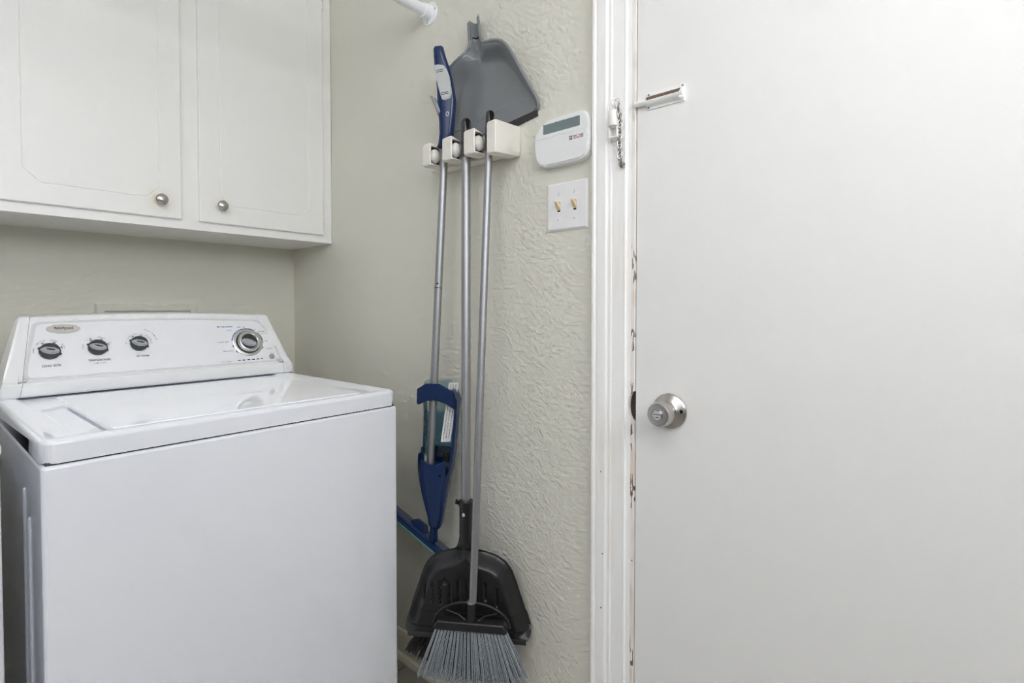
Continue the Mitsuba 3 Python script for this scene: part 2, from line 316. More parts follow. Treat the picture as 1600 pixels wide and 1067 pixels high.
LX, LY = -1.40, -2.25
lamp = thing('unseen_ceiling_lamp', 'unseen wraparound lamp on the ceiling, placed to light the room from above', 'ceiling lamp')
part(lamp, 'housing', rbox(LX - .17, LX + .17, LY - .62, LY + .62, H - .03, H - .0005, .006), 'mat_white_paint')
part(lamp, 'diffuser', rbox(LX - .15, LX + .15, LY - .60, LY + .60, H - .09, H - .029, .03, 12), 'mat_diffuser', 30, emitter={'type': 'area', 'radiance': rgb(UNSEEN_LAMP_RADIANCE)})  # out of view, lights the room from above

# ------------------------------------------------------------------ washing machine
WA = .0156
WM = M4(([math.cos(WA), math.sin(WA), 0], [-math.sin(WA), math.cos(WA), 0], [0, 0, 1]), [-.8981, -.9853, 0])
wm = thing('washing_machine', 'white top-loading washing machine with knobs on its slanted console', 'washing machine')
W = .69
body = rbox(0, W, 0, .685, .012, .8712, .007, 24)
# raised vertical ribs and a shallow pressed panel on the left side
press = m3.Manifold.batch_hull([mbox(-.01, .004, .20, .60, .10, .72), mbox(-.01, .004, .27, .53, .10, .79), mbox(-.01, -.0001, .19, .61, .09, .73)])
body = body - press
for y, z1 in ((.165, .80), (.115, .76)):
    body = body + hullpts([(.0015, y, .10), (.0015, y, z1)], .0045, 12)
part(wm, 'cabinet', body, 'mat_enamel', 25, WM)
part(wm, 'seam', mbox(.006, W - .006, .005, .68, .8695, .8755), 'mat_seam', False, WM)
for x in (.05, W - .05):
    for y in (.05, .63): part(wm, 'foot', cyl((x, y, 0), (x, y, .02), .018), 'mat_black_rubber', 30, WM)
deck = m3.Manifold.batch_hull([m3.Manifold.sphere(.010, 24).translate([x, y, .903]) for x, y in [(cx + .012 * math.cos(a), cy + .012 * math.sin(a)) for cx, cy, a0 in ((W - .022, .022, -90), (.022, .022, 180)) for a in np.radians(np.linspace(a0, a0 + 90, 5))] + [(.01, .675), (W - .01, .675)]]
                              + [mbox(.0, W, .018, .685,   .8740, .8741), mbox(.018, W - .018, .0, .685,   .8740, .8741)])
deck = m3.Manifold.batch_hull([deck])
rec = m3.Manifold.batch_hull([prism(rrect(.030, .645, .018, .60, .03), .9135, .92), prism(rrect(.042, .632, .030, .60, .025), .9075, .92)])
scoop = m3.Manifold.batch_hull([hullpts([(.060, .10, .9155), (.060, .37, .9155)], .0135, 24), hullpts([(.105, .045, .9155), (.105, .405, .9155)], .0135, 24)])
deck = deck - rec - scoop - mbox(.0945, .1000, .045, .405, .892, .93) - mbox(.0945, .608, .5345, .540, .895, .93)
part(wm, 'top_deck', deck, 'mat_enamel', 22, WM)
lid = dome(rrect(.099, .603, .040, .535, .006), .9035, .9118, .0030)
part(wm, 'lid', lid, 'mat_enamel', 22, WM)

# console: a profile (y, z) carried across, its ends tapering towards the top and its top edge arched
CP = [(.563, .9135), (.5575, .917), (.5550, .923), (.5535, .935), (.5535, .9445), (.5560, .9478), (.5610, .9488), (.5660, .9505), (.5685, .9535), (.5715, .9605), (.5980, 1.0247), (.6235, 1.0865), (.6238, 1.0905), (.6270, 1.0975),
      (.6345, 1.1015), (.6500, 1.1020), (.678, 1.090), (.683, 1.075), (.683, .9135)]
def xl(z, o): return (0.001 if o else .039) + ((.0455 if o else .0275) * (z - .9135) / .1785)
def xr(z, o): return (.697 if o else .668) - (.052 if o else .056) * np.clip((z - .9135) / .1785, 0, 2) ** 1.15
def cons_ring(t, o, grow=0.):
    c = np.array([(.63, 1.0)]); out = []
    for y, z in CP:
        x = (1 - t) * xl(z, o[0]) + t * xr(z, o[1]); arch = .0095 * (1 - ((x - .34) / .30) ** 2) * np.clip((z - 1.0247) / .0618, 0, 1)
        y, z = y + arch * .382, z + arch * .924
        d = np.array([y, z]) - c[0]; d = d / np.linalg.norm(d) * grow
        out.append((x, y + d[0], z + d[1]))
    return out
part(wm, 'console', loft([cons_ring(t, (False, False)) for t in np.linspace(.0022, .9978, 25)]), 'mat_console', 28, WM)
for ts in ((-.012, .012), (.988, 1.012)): part(wm, 'cap_seam', loft([cons_ring(t, (False, False), -.0012) for t in ts]), 'mat_knob_grey', 28, WM)
def cap(left):
    rings = []
    for k, t in enumerate(np.linspace(0, 1, 7)):
        a, b = cons_ring(0 if left else 1, (left, not left), 0), cons_ring(0 if left else 1, (False, False), 0)
        g = .0016 if 0 < k < 6 else (.0 if k in (0, 6) else .0016)
        a2, b2 = np.array(cons_ring(0 if left else 1, (True, True), g)), np.array(cons_ring(0 if left else 1, (False, False), g))
        rings.append(a2 * (1 - t) + b2 * t if left else b2 * (1 - t) + a2 * t)
    return loft(rings)
part(wm, 'end_cap', cap(True), 'mat_console', 30, WM); part(wm, 'end_cap', cap(False), 'mat_console', 30, WM)
# control panel plane: x across, s up the slope, n out of it
SA = math.atan2(.055, .133)
PM = WM @ M4(([1, 0, 0], [0, math.sin(SA), math.cos(SA)], [0, -math.cos(SA), math.sin(SA)]), [0, .572, .962])
rim_poly = [(.0475, -.0105), (.664, -.0105), (.6645, .0), (.650, .055), (.632, .105), (.616, .128), (.598, .1335), (.46, .1405), (.34, .1425), (.20, .1410), (.082, .1370), (.0705, .130), (.060, .075), (.050, .020)]
pan_poly = [(.0565, -.0030), (.060, -.0055), (.652, -.0055), (.6565, .0), (.643, .055), (.626, .100), (.611, .121), (.596, .1275), (.46, .1345), (.34, .1365), (.20, .1350), (.088, .1310), (.0785, .125), (.0675, .075), (.0575, .020)]
rimp, panp = Polygon(rim_poly).buffer(-.006).buffer(.006), Polygon(pan_poly).buffer(-.007).buffer(.007)
part(wm, 'panel_bezel', (prism(np.array(rimp.exterior.coords)[:-1][::-1] if not rimp.exterior.is_ccw else np.array(rimp.exterior.coords)[:-1], -.004, .0012)), 'mat_rim', 25, PM, label='grey border of the control panel')
cp = part(wm, 'control_panel', prism(np.array(panp.exterior.coords)[:-1] if panp.exterior.is_ccw else np.array(panp.exterior.coords)[:-1][::-1], -.002, .0020), 'mat_panel', 25, PM)
Z = .0020
def ink(m, bs='mat_ink', name='lettering'): part(cp, name, m, bs, False, PM)
# badge
bc = (.1285, .1170); t_ = np.radians(np.arange(0, 360, 6))
part(wm, 'badge', dome(np.column_stack([bc[0] + .0335 * np.cos(t_), bc[1] + .0125 * np.sin(t_)]), .001, .0055, .0028), 'mat_badge', 40, PM, label='oval silver badge')
part(wm + '__badge', 'lettering', text_at('Whirlpool', bc[0], bc[1] - .0022, .0066, .0054, width=.038, bold=True), 'mat_ink', False, PM)
# selector knobs
def selector(x, s, turn):
    K = PM @ M4(np.eye(3), [x, s, Z]) @ np.array(trimesh.transformations.rotation_matrix(math.radians(turn), [0, 0, 1]))
    part(cp, 'knob_ring', arc_bar(0, 0, .0215, .0245, 0, 360, .0, .0004, 48), 'mat_knob_white', False, PM @ M4(np.eye(3), [x, s, Z]))
    skirt = lathe([(0, 0), (.0205, 0), (.0208, .004), (.0200, .0075), (.0185, .0090), (0, .0090)], 48)
    skirt = skirt + hullpts([(-.0185, .004, .004), (-.0205, .004, .003)], .003, 10) + hullpts([(.0185, -.004, .004), (.0205, -.004, .003)], .003, 10)
    k = part(wm, 'selector_knob', skirt, 'mat_knob_dark', 30, K, label='dark selector knob with a grey grip')
    part(k, 'grip', m3.Manifold.batch_hull([m3.Manifold.sphere(.001, 8).translate([.0172 * math.cos(a), .0088 * math.sin(a), .0085]) for a in np.radians(np.arange(0, 360, 15))]
                                           + [m3.Manifold.sphere(.001, 8).translate([.0150 * math.cos(a), .0042 * math.sin(a), .0165]) for a in np.radians(np.arange(0, 360, 15))]), 'mat_knob_grey', 30, K)
    part(k, 'grip_face', m3.Manifold.batch_hull([m3.Manifold.sphere(.0005, 8).translate([.0085 * math.cos(a), .0020 * math.sin(a), .0173]) for a in np.radians(np.arange(0, 360, 15))]), 'mat_knob_dark', 30, K)
    part(k, 'pointer', mbox(-.0195, -.0155, -.0008, .0008, .0085, .0097), 'mat_knob_white', False, K)
for i, (x, s, turn) in enumerate(((.0985, .0585, -12), (.1925, .0625, -14), (.2830, .0685, -16))): selector(x, s, turn)
c1, c2, c3 = (.0985, .0585), (.1925, .0625), (.2830, .0685)
for c, words in ((c1, (('Small', 172), ('Medium', 122), ('Large', 72), ('Super', 24))), (c2, (('Cold', 170), ('Cool', 122), ('Warm', 70), ('Hot', 22)))):
    for w_, a in words: ink(text_arc(w_, *c, .0285, a, .0034, Z), 'mat_ink_grey')
    for a in (118, 66, 22): ink(arc_bar(*c, .0225, .0262, a - 6, a + 6, Z, Z + .0004), name='tick')
ink(text_arc('Off', *c3, .0275, 172, .0032, Z), 'mat_ink_grey'); ink(text_arc('Extra Rinse', *c3, .0275, 118, .0032, Z), 'mat_ink_grey'); ink(text_arc('Off', *c3, .0275, 72, .0032, Z), 'mat_ink_grey')
ink(text_arc('Extra Rinse', *c3, .0285, 28, .0032, Z), 'mat_ink_grey'); ink(text_arc('Fabric Softener', *c3, .0425, 40, .0036, Z), 'mat_ink_grey')
for a in (120, 74): ink(arc_bar(*c3, .0225, .0258, a - 6, a + 6, Z, Z + .0004), name='tick')
ink(text_at('LOAD SIZE', .0995, .0195, .0050, Z, bold=True, width=.036)); ink(text_at('TEMPERATURE', .1935, .0270, .0050, Z, bold=True, width=.047)); ink(text_at('wash / rinse', .1940, .0200, .0030, Z, width=.026), 'mat_ink_grey'); ink(text_at('OPTIONS', .2880, .0315, .0046, Z, bold=True, width=.029))
# cycle dial
DX, DS = .5680, .0565
K = PM @ M4(np.eye(3), [DX, DS, Z])
part(cp, 'dial_ring', lathe([(.0345, 0), (.0445, 0), (.0440, .0020), (.0420, .0032), (.0365, .0040), (.0345, .0030)], 64), 'mat_silver', 30, K, label='silver ring around the cycle dial')
dl = part(wm, 'cycle_dial', lathe([(0, 0), (.0345, 0), (.0348, .006), (.0330, .0085), (0, .0085)], 64), 'mat_knob_dark', 30, K, label='large cycle dial with silver rim')
part(dl, 'dial_rim', lathe([(.0225, .006), (.0332, .006), (.0328, .0110), (.0300, .0150), (.0262, .0160), (.0240, .0145), (.0225, .0100)], 64), 'mat_silver', 30, K)
part(dl, 'dial_bowl', lathe([(0, .0075), (.0235, .0095), (.0238, .0110), (0, .0095)], 48), 'mat_knob_dark', 30, K)
KG = K @ np.array(trimesh.transformations.rotation_matrix(math.radians(-20), [0, 0, 1]))
part(dl, 'dial_grip', m3.Manifold.batch_hull([m3.Manifold.sphere(.001, 8).translate([.0225 * math.cos(a), -.003 + .0115 * math.sin(a), .0095]) for a in np.radians(np.arange(0, 360, 12))]
                                             + [m3.Manifold.sphere(.001, 8).translate([.0195 * math.cos(a), -.004 + .0062 * math.sin(a), .0195]) for a in np.radians(np.arange(0, 360, 12))]), 'mat_knob_grey', 30, KG)
for a0, a1, b in ((153, 168, 'mat_ink_blue'), (122, 151, 'mat_ink_blue'), (96, 120, 'mat_ink_blue'), (63, 94, 'mat_ink_blue'), (57, 62, 'mat_ink_blue'), (36, 42, 'mat_ink_green'), (6, 34, 'mat_ink_green'), (-3, 4, 'mat_ink_green'), (-28, -20, 'mat_ink'), (188, 195, 'mat_ink'), (213, 221, 'mat_ink')):
    part(cp, 'tick', arc_bar(DX, DS, .0452, .0478, a0, a1, Z, Z + .0004), b, False, PM)
ink(text_at('Normal Cycles', .5080, .1095, .0045, Z, width=.045, bold=True), 'mat_ink_blue')
for w_, x, s, h, wd in (('HEAVY', .520, .0985, .0030, .015), ('REGULAR', .556, .1085, .0032, .023), ('LIGHT', .592, .0985, .0030, .012), ('PERM PRESS', .6140, .0915, .0030, .024), ('REGULAR', .6205, .0840, .0030, .018), ('LIGHT', .6245, .0580, .0030, .011), ('DELICATE', .6300, .0325, .0030, .018),
                        ('SOAK & SPIN', .4970, .0610, .0032, .032), ('RINSE & SPIN', .5060, .0320, .0032, .031), ('START', .6365, .0165, .0028, .014), ('Cycle Status', .4960, -.0010, .0028, .033)):
    ink(text_at(w_, x, s - .001, h, Z, width=wd), 'mat_ink_grey')
for i, x in enumerate((.533, .547, .561, .575, .589, .602)): ink(mbox(x - .0043, x + .0043 - (.002 if i == 5 else 0), -.0008, .0022, Z, Z + .0006), name='status_light')
part(cp, 'start_button', lathe([(0, 0), (.0085, 0), (.0085, .0030), (.0075, .0040), (0, .0042)], 32), 'mat_button', 30, PM @ M4(np.eye(3), [.6335, .0055, Z]), label='round grey start button')

dry = thing('dryer', 'white clothes dryer at the left picture edge beside the washing machine', 'dryer')
DM = M4(([1, 0, 0], [0, 1, 0], [0, 0, 1]), [-1.6325, -1.010, 0])
part(dry, 'cabinet', rbox(0, .688, 0, .70, .02, .90, .012, 20), 'mat_enamel', 25, DM)
part(dry, 'top', rbox(-.001, .6895, -.002, .71, .902, .925, .008, 16), 'mat_enamel', 25, DM)
part(dry, 'door', dome(rrect(.10, .59, .33, .80, .06), -.001, .012, .006), 'mat_enamel', 25, DM @ M4(([1, 0, 0], [0, 0, 1], [0, -1, 0]), [0, 0, 0]))
part(dry, 'console', m3.Manifold.batch_hull([rbox(.0, .688, .56, .70, .92, 1.09, .01, 12), rbox(.0, .688, .53, .70, .92, .95, .01, 12)]), 'mat_console', 25, DM)
for x in (.05, .63):
    for y in (.06, .63): part(dry, 'foot', cyl((x, y, 0), (x, y, .03), .018), 'mat_black_rubber', 30, DM)

# ------------------------------------------------------------------ wall cabinet over the washing machine
wc = thing('wall_cabinet', 'white painted two-door wall cabinet above the washing machine', 'cabinet')
CM = WB
FW = .300
part(wc, 'carcass', rbox(-1.80, -.0015, 1.361, 2.437, .0, FW, .0015), 'mat_cabinet', 25, CM)
def cab_door(x0, x1, groove, kx, kz, hinges):
    d = rbox(x0, x1, 1.3875, 2.300, FW + .0005, FW + .0115, .0032, 16); g = [(x, z, FW + .0118) for x, z in groove]
    cut = m3.Manifold.batch_boolean([m3.Manifold.batch_hull([m3.Manifold.sphere(.0019, 8).translate(list(a)), m3.Manifold.sphere(.0019, 8).translate(list(b))]) for a, b in zip(g, g[1:] + g[:1])], m3.OpType.Add)
    k = part(wc, 'door', d - cut, 'mat_cabinet', 25, CM)
    part(k, 'knob', lathe([(0, 0), (.0070, 0), (.0060, .004), (.0055, .010), (.0080, .0130), (.0145, .0155), (.0160, .0175), (.0158, .0195), (.0130, .0230), (.0070, .0255), (0, .0262)], 40), 'mat_nickel', 30, CM @ M4(np.eye(3), [kx, kz, FW + .0112]), label='satin nickel mushroom knob')
    for z in hinges:
        part(k, 'hinge', m3.Manifold.batch_boolean([cyl((x1 + .0045, z + a, FW + .005), (x1 + .0045, z + b, FW + .005), .0032, n=16) for a, b in ((-.026, -.009), (-.007, .007), (.009, .026))], m3.OpType.Add)
             + rbox(x1 + .004, x1 + .016, z - .024, z + .024, FW, FW + .0012, .0005), 'mat_white_paint', 25, CM)
        part(k, 'hinge_gap_shade', mbox(x1 + .0008, x1 + .0024, z - .022, z - .012, FW + .0002, FW + .0040) + mbox(x1 + .0008, x1 + .0024, z + .002, z + .009, FW + .0002, FW + .0040), 'mat_hole_shade', False, CM)  # near-black blocks stand for shade in the hinge gaps
def octo(x0, x1, z0, z1, c=.032): return [(x0, z1 - c), (x0, z0 + c), (x0 + c, z0), (x1 - c, z0), (x1, z0 + c), (x1, z1 - c), (x1 - c, z1), (x0 + c, z1)]
cab_door(-.905, -.494, octo(-.843, -.552, 1.441, 2.245), -.550, 1.4370, ())
cab_door(-1.70, -.953, octo(-1.63, -1.01, 1.441, 2.245), -1.010, 1.4370, ())
cab_door(-.447, -.039, octo(-.386, -.098, 1.446, 2.245), -.386, 1.4425, (1.457, 2.227))

# ------------------------------------------------------------------ small things on the back wall and the rod
ub = thing('utility_box', 'greige painted utility box cover on the wall behind the washer console', 'utility box')
fr = m3.Manifold.batch_hull([mbox(-.651, -.360, .885, 1.137, 0, .004), mbox(-.647, -.364, .889, 1.133, 0, .014)]) - mbox(-.628, -.383, .908, 1.114, .004, .1)
part(ub, 'frame', fr, 'mat_wall', False, WB)
part(ub, 'cover', mbox(-.627, -.384, .909, 1.102, .0005, .0055), 'mat_wall', False, WB)
part(ub, 'slot', mbox(-.472, -.386, 1.1025, 1.1065, .0035, .0052), 'mat_hole_shade', False, WB)

cr = thing('closet_rod', 'white closet rod with round wall flange beside the cabinet', 'closet rod')
RV = (.863, 1.998)
part(cr, 'rod', cyl((RV[0], RV[1], .004), (RV[0], RV[1], 2.398), .0160, n=40), 'mat_rod', 30, WR)
fl = lathe([(0, 0), (.0330, 0), (.0330, .0025), (.0315, .0038), (.0225, .0048), (.0212, .0075), (.0208, .0290), (.0196, .0305), (0, .0305)], 56)
part(cr, 'flange', fl, 'mat_rod', 30, WR @ M4(np.eye(3), [*RV, 0]))
for a in (10, 130, 250):
    part(cr + '__flange', 'screw', lathe([(0, .003), (.0032, .003), (.0030, .0046), (.0012, .0052), (0, .0046)], 16), 'mat_nickel_dull', 30, WR @ M4(np.eye(3), [RV[0] + .0268 * math.cos(math.radians(a)), RV[1] + .0268 * math.sin(math.radians(a)), 0]))

# ------------------------------------------------------------------ broom holder
bh = thing('broom_holder', 'cream plastic wall holder gripping the mop and two brooms', 'broom holder')
part(bh, 'rail', rbox(.905, 1.2155, 1.514, 1.552, .0, .034, .004), 'mat_holder', 30, WR)
blocks = [(.935, .973, 1.512, 1.575), (1.017, 1.058, 1.512, 1.576), (1.100, 1.143, 1.512, 1.577), (1.182, 1.2155, 1.500, 1.582)]
for i, (u0, u1, v0, v1) in enumerate(blocks):
    b = m3.Manifold.batch_hull([m3.Manifold.sphere(.008, 24).translate([u0 + .008, v, .0855]) for v in (v0 + .008, v1 - .008)] + [m3.Manifold.sphere(.003, 20).translate([u1 - .003, v, .091]) for v in (v0 + .004, v1 - .004)]
                               + [mbox(u0 - .006, u1, v0 + .010, 1.552 if i < 3 else 1.584, .001, .010)])
    if i < 3:
        hole = rbox(u1 - .030, u1 + .01, v0 + .0065, v1 - .0095, .0555, .0905, .003)
        b = b - hole
    part(bh, 'block', b, 'mat_holder', 30, WR)
    if i < 3:
        part(bh, 'socket_shade', rbox(u1 - .0295, u1 - .010, v0 + .007, v1 - .010, .056, .0900, .002), 'mat_hole_shade', False, WR)  # near-black fill stands for shade inside the roller socket
        part(bh, 'roller', m3.Manifold.sphere(1, 36).scale([.0145, .0195, .0150]).translate([u1 - .0040, (v0 + v1) / 2 - .003, .0745]), 'mat_ball', 40, WR)

# ------------------------------------------------------------------ dustpans
PANW = [(0, .1560), (.004, .1630), (.012, .1665), (.022, .1675), (.09, .1455), (.11, .1385), (.14, .1290), (.165, .1190), (.178, .1120), (.190, .1020), (.199, .0900), (.206, .0780), (.211, .0650), (.215, .0520), (.219, .0420), (.225, .0330), (.233, .0265), (.245, .0205), (.258, .0175), (.30, .0165), (.36, .0170)]
def pan_grid(top, rows=150, cols=131, endcut=0.):
    b = np.concatenate([np.linspace(0, .185, 78), np.linspace(.185, .235, 44)[1:], np.linspace(.235, top, 32)[1:]])
    s = np.sin(np.linspace(-1, 1, cols) * math.pi / 2 * .92) / math.sin(math.pi / 2 * .92)
    hw = interp(b, PANW); A = s[None, :] * hw[:, None]; B = np.repeat(b[:, None], cols, 1)
    k = np.clip((B - (top - .05)) / .05, 0, 1); B = B - endcut * k * (1 - s[None, :] ** 2)
    e = np.array([(interp(t, PANW), t) for t in np.linspace(0, top, 700)])
    from scipy.spatial import cKDTree
    q = np.column_stack([np.abs(A).ravel(), B.ravel()]); D = cKDTree(e).query(q)[0].reshape(A.shape)
    return A, B, D, s
def sst(a, b, x): t = np.clip((x - a) / (b - a), 0, 1); return t * t * (3 - 2 * t)
gd = thing('dustpan', 'grey plastic dustpan with black lip leaning on the wall above the broom holder', 'dustpan')
A, B, D, s = pan_grid(.318, endcut=.012)
wallh = interp(B, [(0, .006), (.03, .014), (.10, .030), (.19, .042), (.215, .036), (.24, .020), (.32, .014)])
wid = interp(B, [(0, .010), (.05, .022), (.16, .045), (.205, .050), (.235, .020), (.32, .015)])
hgt = wallh * (1 - sst(.0035, 1, D / wid)) ** 1.4
hgt -= .0012 * sst(.0012, 0, np.abs(B - .052)) * (D > .012)
hgt += .0025 * sst(.0, .004, .048 - B) * (D > .008)
cup = sst(.225, .255, B); hgt = hgt * (1 - cup) + cup * (.016 - .0165 * np.sqrt(np.clip(1 - (s[None, :] * .97) ** 2, 0, 1)))
hgt += .003 * sst(.262, .266, B) * sst(.001, .0, np.abs(s[None, :]) - 1.0)
P = np.stack([A, B, hgt], -1)
lean = math.radians(8.3)
GM = turned(1.1125, .0085, 3) @ M4(([1.0 * math.cos(lean), math.sin(lean), 0], [-math.sin(lean), math.cos(lean), 0], [0, 0, 1]), [.0035, 1.5885, 0])
part(gd, 'pan', sheet(P, np.array([0, 0, -.0025])), 'mat_grey_plastic', 40, GM)
ed = np.array([(interp(t, PANW), t) for t in np.concatenate([np.linspace(.004, .19, 26), np.linspace(.193, .235, 16), np.linspace(.24, .306, 10)])])
eh = np.interp(ed[:, 1], [0, .03, .10, .19, .215, .24, .32], [.006, .014, .030, .042, .036, .020, .016])
for sg in (-1, 1):
    pts = [(sg * (x + .001), y, h) for (x, y), h in zip(ed, eh)]
    part(gd, 'rim', chain(pts, [.0042] * len(pts), 10), 'mat_grey_plastic', 40, GM)
part(gd, 'lip', rbox(-.1575, .1575, -.013, .004, -.004, .003, .0015), 'mat_black_rubber', 30, GM, label='black rubber lip')
part(gd, 'handle_bar', chain([(-.0135, .268, .010), (-.006, .2655, .003), (.006, .2655, .003), (.0135, .268, .010)], [.0016] * 4, 8), 'mat_black_plastic', 30, GM)
part(gd, 'side_clip', m3.Manifold.batch_boolean([rbox(-.1225 - .004 - .0045 * i, -.1185 - .0045 * i + .003, .168 - .008 * i, .173 - .008 * i, .026, .040, .001) for i in range(3)], m3.OpType.Add), 'mat_black_plastic', 30, GM)

NEAR = np.diag([.973, .973, .973, 1.0]); NEAR[1, 3] = 1.124 * .027
BPL = turned(1.1431, .1318, 33.6) @ NEAR
BMX = BPL @ M4(np.eye(3), [0, .272, 0])                 # plane of the black dustpan and the brooms, turned towards the room
bd = thing('dustpan', 'black plastic dustpan clipped to the middle pole near the floor', 'dustpan')
A, B, D, s = pan_grid(.352)
back = -.034 * (1 - sst(0, .036, D)) * sst(.0, .03, B) * (1 - sst(.215, .245, B))
hgt = back
hgt -= .006 * sst(.068, .062, B) + .004 * sst(.024, .018, B)
hgt += .008 * sst(.075, .0, np.hypot(A * .9, (B - .205))) * (B < .24)
for a, b0, b1 in ((-.1105, .097, .131), (-.0895, .088, .141), (-.0675, .086, .145), (-.0425, .087, .147), (-.0195, .097, .149), (.003, .10, .150), (.030, .095, .149), (.052, .104, .146), (.0815, .090, .133)):
    hgt -= .0055 * sst(.0034, .0016, np.abs(A - a - .06 * (b1 - B) * .5)) * sst(b0 - .004, b0, B) * sst(b1 + .003, b1, B)
hgt -= .005 * sst(.0060, .0035, np.hypot(A + .054, (B - .146) * .6))
cup = sst(.232, .256, B); hgt = hgt * (1 - cup) + cup * (-.012 + .0170 * np.sqrt(np.clip(1 - (s[None, :] * .98) ** 2, 0, 1)))
P = np.stack([A + .003, B, hgt], -1)
part(bd, 'pan', sheet(P, np.array([0, 0, -.0025])), 'mat_black_plastic', 40, BMX)
part(bd, 'collar', lathe([(.0128, .343), (.0190, .343), (.0195, .347), (.0195, .353), (.0185, .356), (.0128, .356)], 40), 'mat_black_plastic', 30, BMX @ M4(([1, 0, 0], [0, 0, -1], [0, 1, 0]), [.003, 0, -.010]))
part(bd, 'collar_hook', hullpts([(-.015, .350, -.004), (-.0195, .353, .004), (-.018, .361, .004)], .0030, 12), 'mat_black_plastic', 30, BMX)
part(bd, 'lock_pin', m3.Manifold.sphere(1, 20).scale([.0036, .0052, .0025]).translate([.000, .323, .0050]), 'mat_grip', 40, BMX, label='light grey spring pin')
part(bd, 'lip', rbox(-.153, .159, -.0085, .004, -.0115, -.0065, .0012), 'mat_black_rubber', 30, BMX)

# ------------------------------------------------------------------ poles and brooms
def wpt(mtx, p): q = mtx @ np.array([*p, 1.0]); return q[:3]
def wall(u, v, w): return np.array([-w, -u, v])
def pole_parts(key, top, bottom, r, capr, hook=True):
    top, bottom = np.array(top), np.array(bottom); d = (top - bottom) / np.linalg.norm(top - bottom)
    part(key, 'pole', cyl(bottom, top, r, n=40), 'mat_pole', 40)
    a = top - d * .028; e = top + d * .072
    x = np.cross(d, [0, 0, 1]); x = np.array([-.55, -.83, 0]); x -= d * (x @ d); x /= np.linalg.norm(x); y = np.cross(d, x)
    c = cyl(a, a + d * .095, capr, n=36) + m3.Manifold.sphere(capr, 36).translate(list(a + d * .095))
    side = np.array([-.42, -.91, 0]); side -= d * (side @ d); side /= np.linalg.norm(side)
    n2 = np.cross(side, d)
    hole = m3.Manifold.batch_hull([cyl(a + d * k - side * .03 + n2 * o, a + d * k + side * .03 + n2 * o, rr, n=20) for k, rr, o in ((.0955, .0062, 0), (.076, .0032, 0))])
    cap_ = part(key, 'hanger_cap', c - hole, 'mat_cap', 40, label='black end cap with a hanging hole')
    part(cap_, 'hole_shade_plug', hole ^ m3.Manifold.batch_hull([m3.Manifold.sphere(capr * .80, 24).translate(list(a + d * .02)), m3.Manifold.sphere(capr * .80, 24).translate(list(a + d * .095))]), 'mat_hole_shade', 40)  # near-black plug paints the shade inside the hanging hole
    part(key, 'cap_ring', lathe([(capr - .003, 0), (capr + .0006, 0), (capr + .0006, .004), (capr - .003, .004)], 36), 'mat_black_plastic', 40, M4((x, y, d), a + d * .036))

# front broom
fb = thing('broom', 'grey-bristled broom in front of the black dustpan', 'broom')
BR = BPL @ M4(np.eye(3), [0, 0, .055])
pole_parts(fb, wall(1.1645, 1.546, .062), wpt(BR, (.0345, .402, 0)), .0092, .0108)
hc = .031
sock = cyl((hc, .345, 0), (hc, .402, 0), .0112, .0100)
arch_o = [(hc + .0935 * math.cos(a), .345 + .0555 * math.sin(a)) for a in np.radians(np.linspace(0, 180, 40))]
arch = chain([(x, y, 0) for x, y in arch_o], [.0036] * 40, 12)
bar = m3.Manifold.batch_hull([m3.Manifold.sphere(.006, 16).translate([x, y, z]) for x, y, zz in ((-.056, .3405, .011), (.115, .3405, .011), (-.050, .351, .009), (.109, .351, .009)) for z in (-zz, zz)])
ribs = [chain([(hc - .010, .352, 0), (hc - .032, .368, 0), (hc - .062, .3775, 0)], [.0026] * 3, 10), chain([(hc + .010, .352, 0), (hc + .032, .368, 0), (hc + .062, .3775, 0)], [.0026] * 3, 10)]
part(fb, 'head', bar + arch + sock + ribs[0] + ribs[1], 'mat_black_plastic', 40, BR, label='black head with an open fan arch')
part(fb, 'hub', lathe([(0, 0), (.0110, 0), (.0108, .003), (0, .004)], 30), 'mat_grey_plastic', 40, BR @ M4(([1, 0, 0], [0, 0, -1], [0, 1, 0]), [hc, .400, 0]))
def strand(p, q, r, w=3, sag=0.0):
    p, q = np.array(p, float), np.array(q, float); d = q - p; d /= np.linalg.norm(d); a = np.cross(d, [0, 0, 1.]); a /= np.linalg.norm(a); b = np.cross(d, a)
    rings = []
    for t in (0, .5, 1):
        c = p + (q - p) * t + np.array([sag, 0, 0]) * 4 * t * (1 - t); rr = r * (1 - .25 * t)
        rings.append([c + rr * (a * math.cos(k) + b * math.sin(k)) for k in np.arange(w) * 2 * math.pi / w])
    return loft(rings)
def tufts(key, n, top, bot, rows, r, bs, mtx, per=16, jit=.006, half=.0065):
    for row in rows:
        for i in range(n):
            t = (i + .5) / n
            x0, y0 = [np.interp(t, [0, 1], [top[0][k], top[1][k]]) for k in (0, 1)]; x1 = np.interp(t, [0, 1], [bot[0][0], bot[-1][0]])
            y1 = np.interp(x1, [b[0] for b in bot], [b[1] for b in bot]); st = []
            for k in range(per):
                o = RNG.uniform(-1, 1, 4); sp = half
                st.append(strand((x0 + o[0] * .0026, y0, row[0] + o[1] * .0028), (x1 + o[0] * sp + RNG.normal(0, .0012), y1 + RNG.normal(0, jit * .45), row[1] + o[1] * .006), r, 4, RNG.normal(0, .0008)))
            part(key, 'bristle_tuft', join(*st), bs, False, mtx)
tufts(fb, 22, ((-.0585, .338), (.1165, .338)), ((-.104, .219), (-.05, .212), (.035, .2075), (.12, .2105), (.171, .221)), ((.0075, .014, 0), (-.0075, -.012, 1)), .00085, 'mat_bristle_grey', BR, 22, .006, .0042)

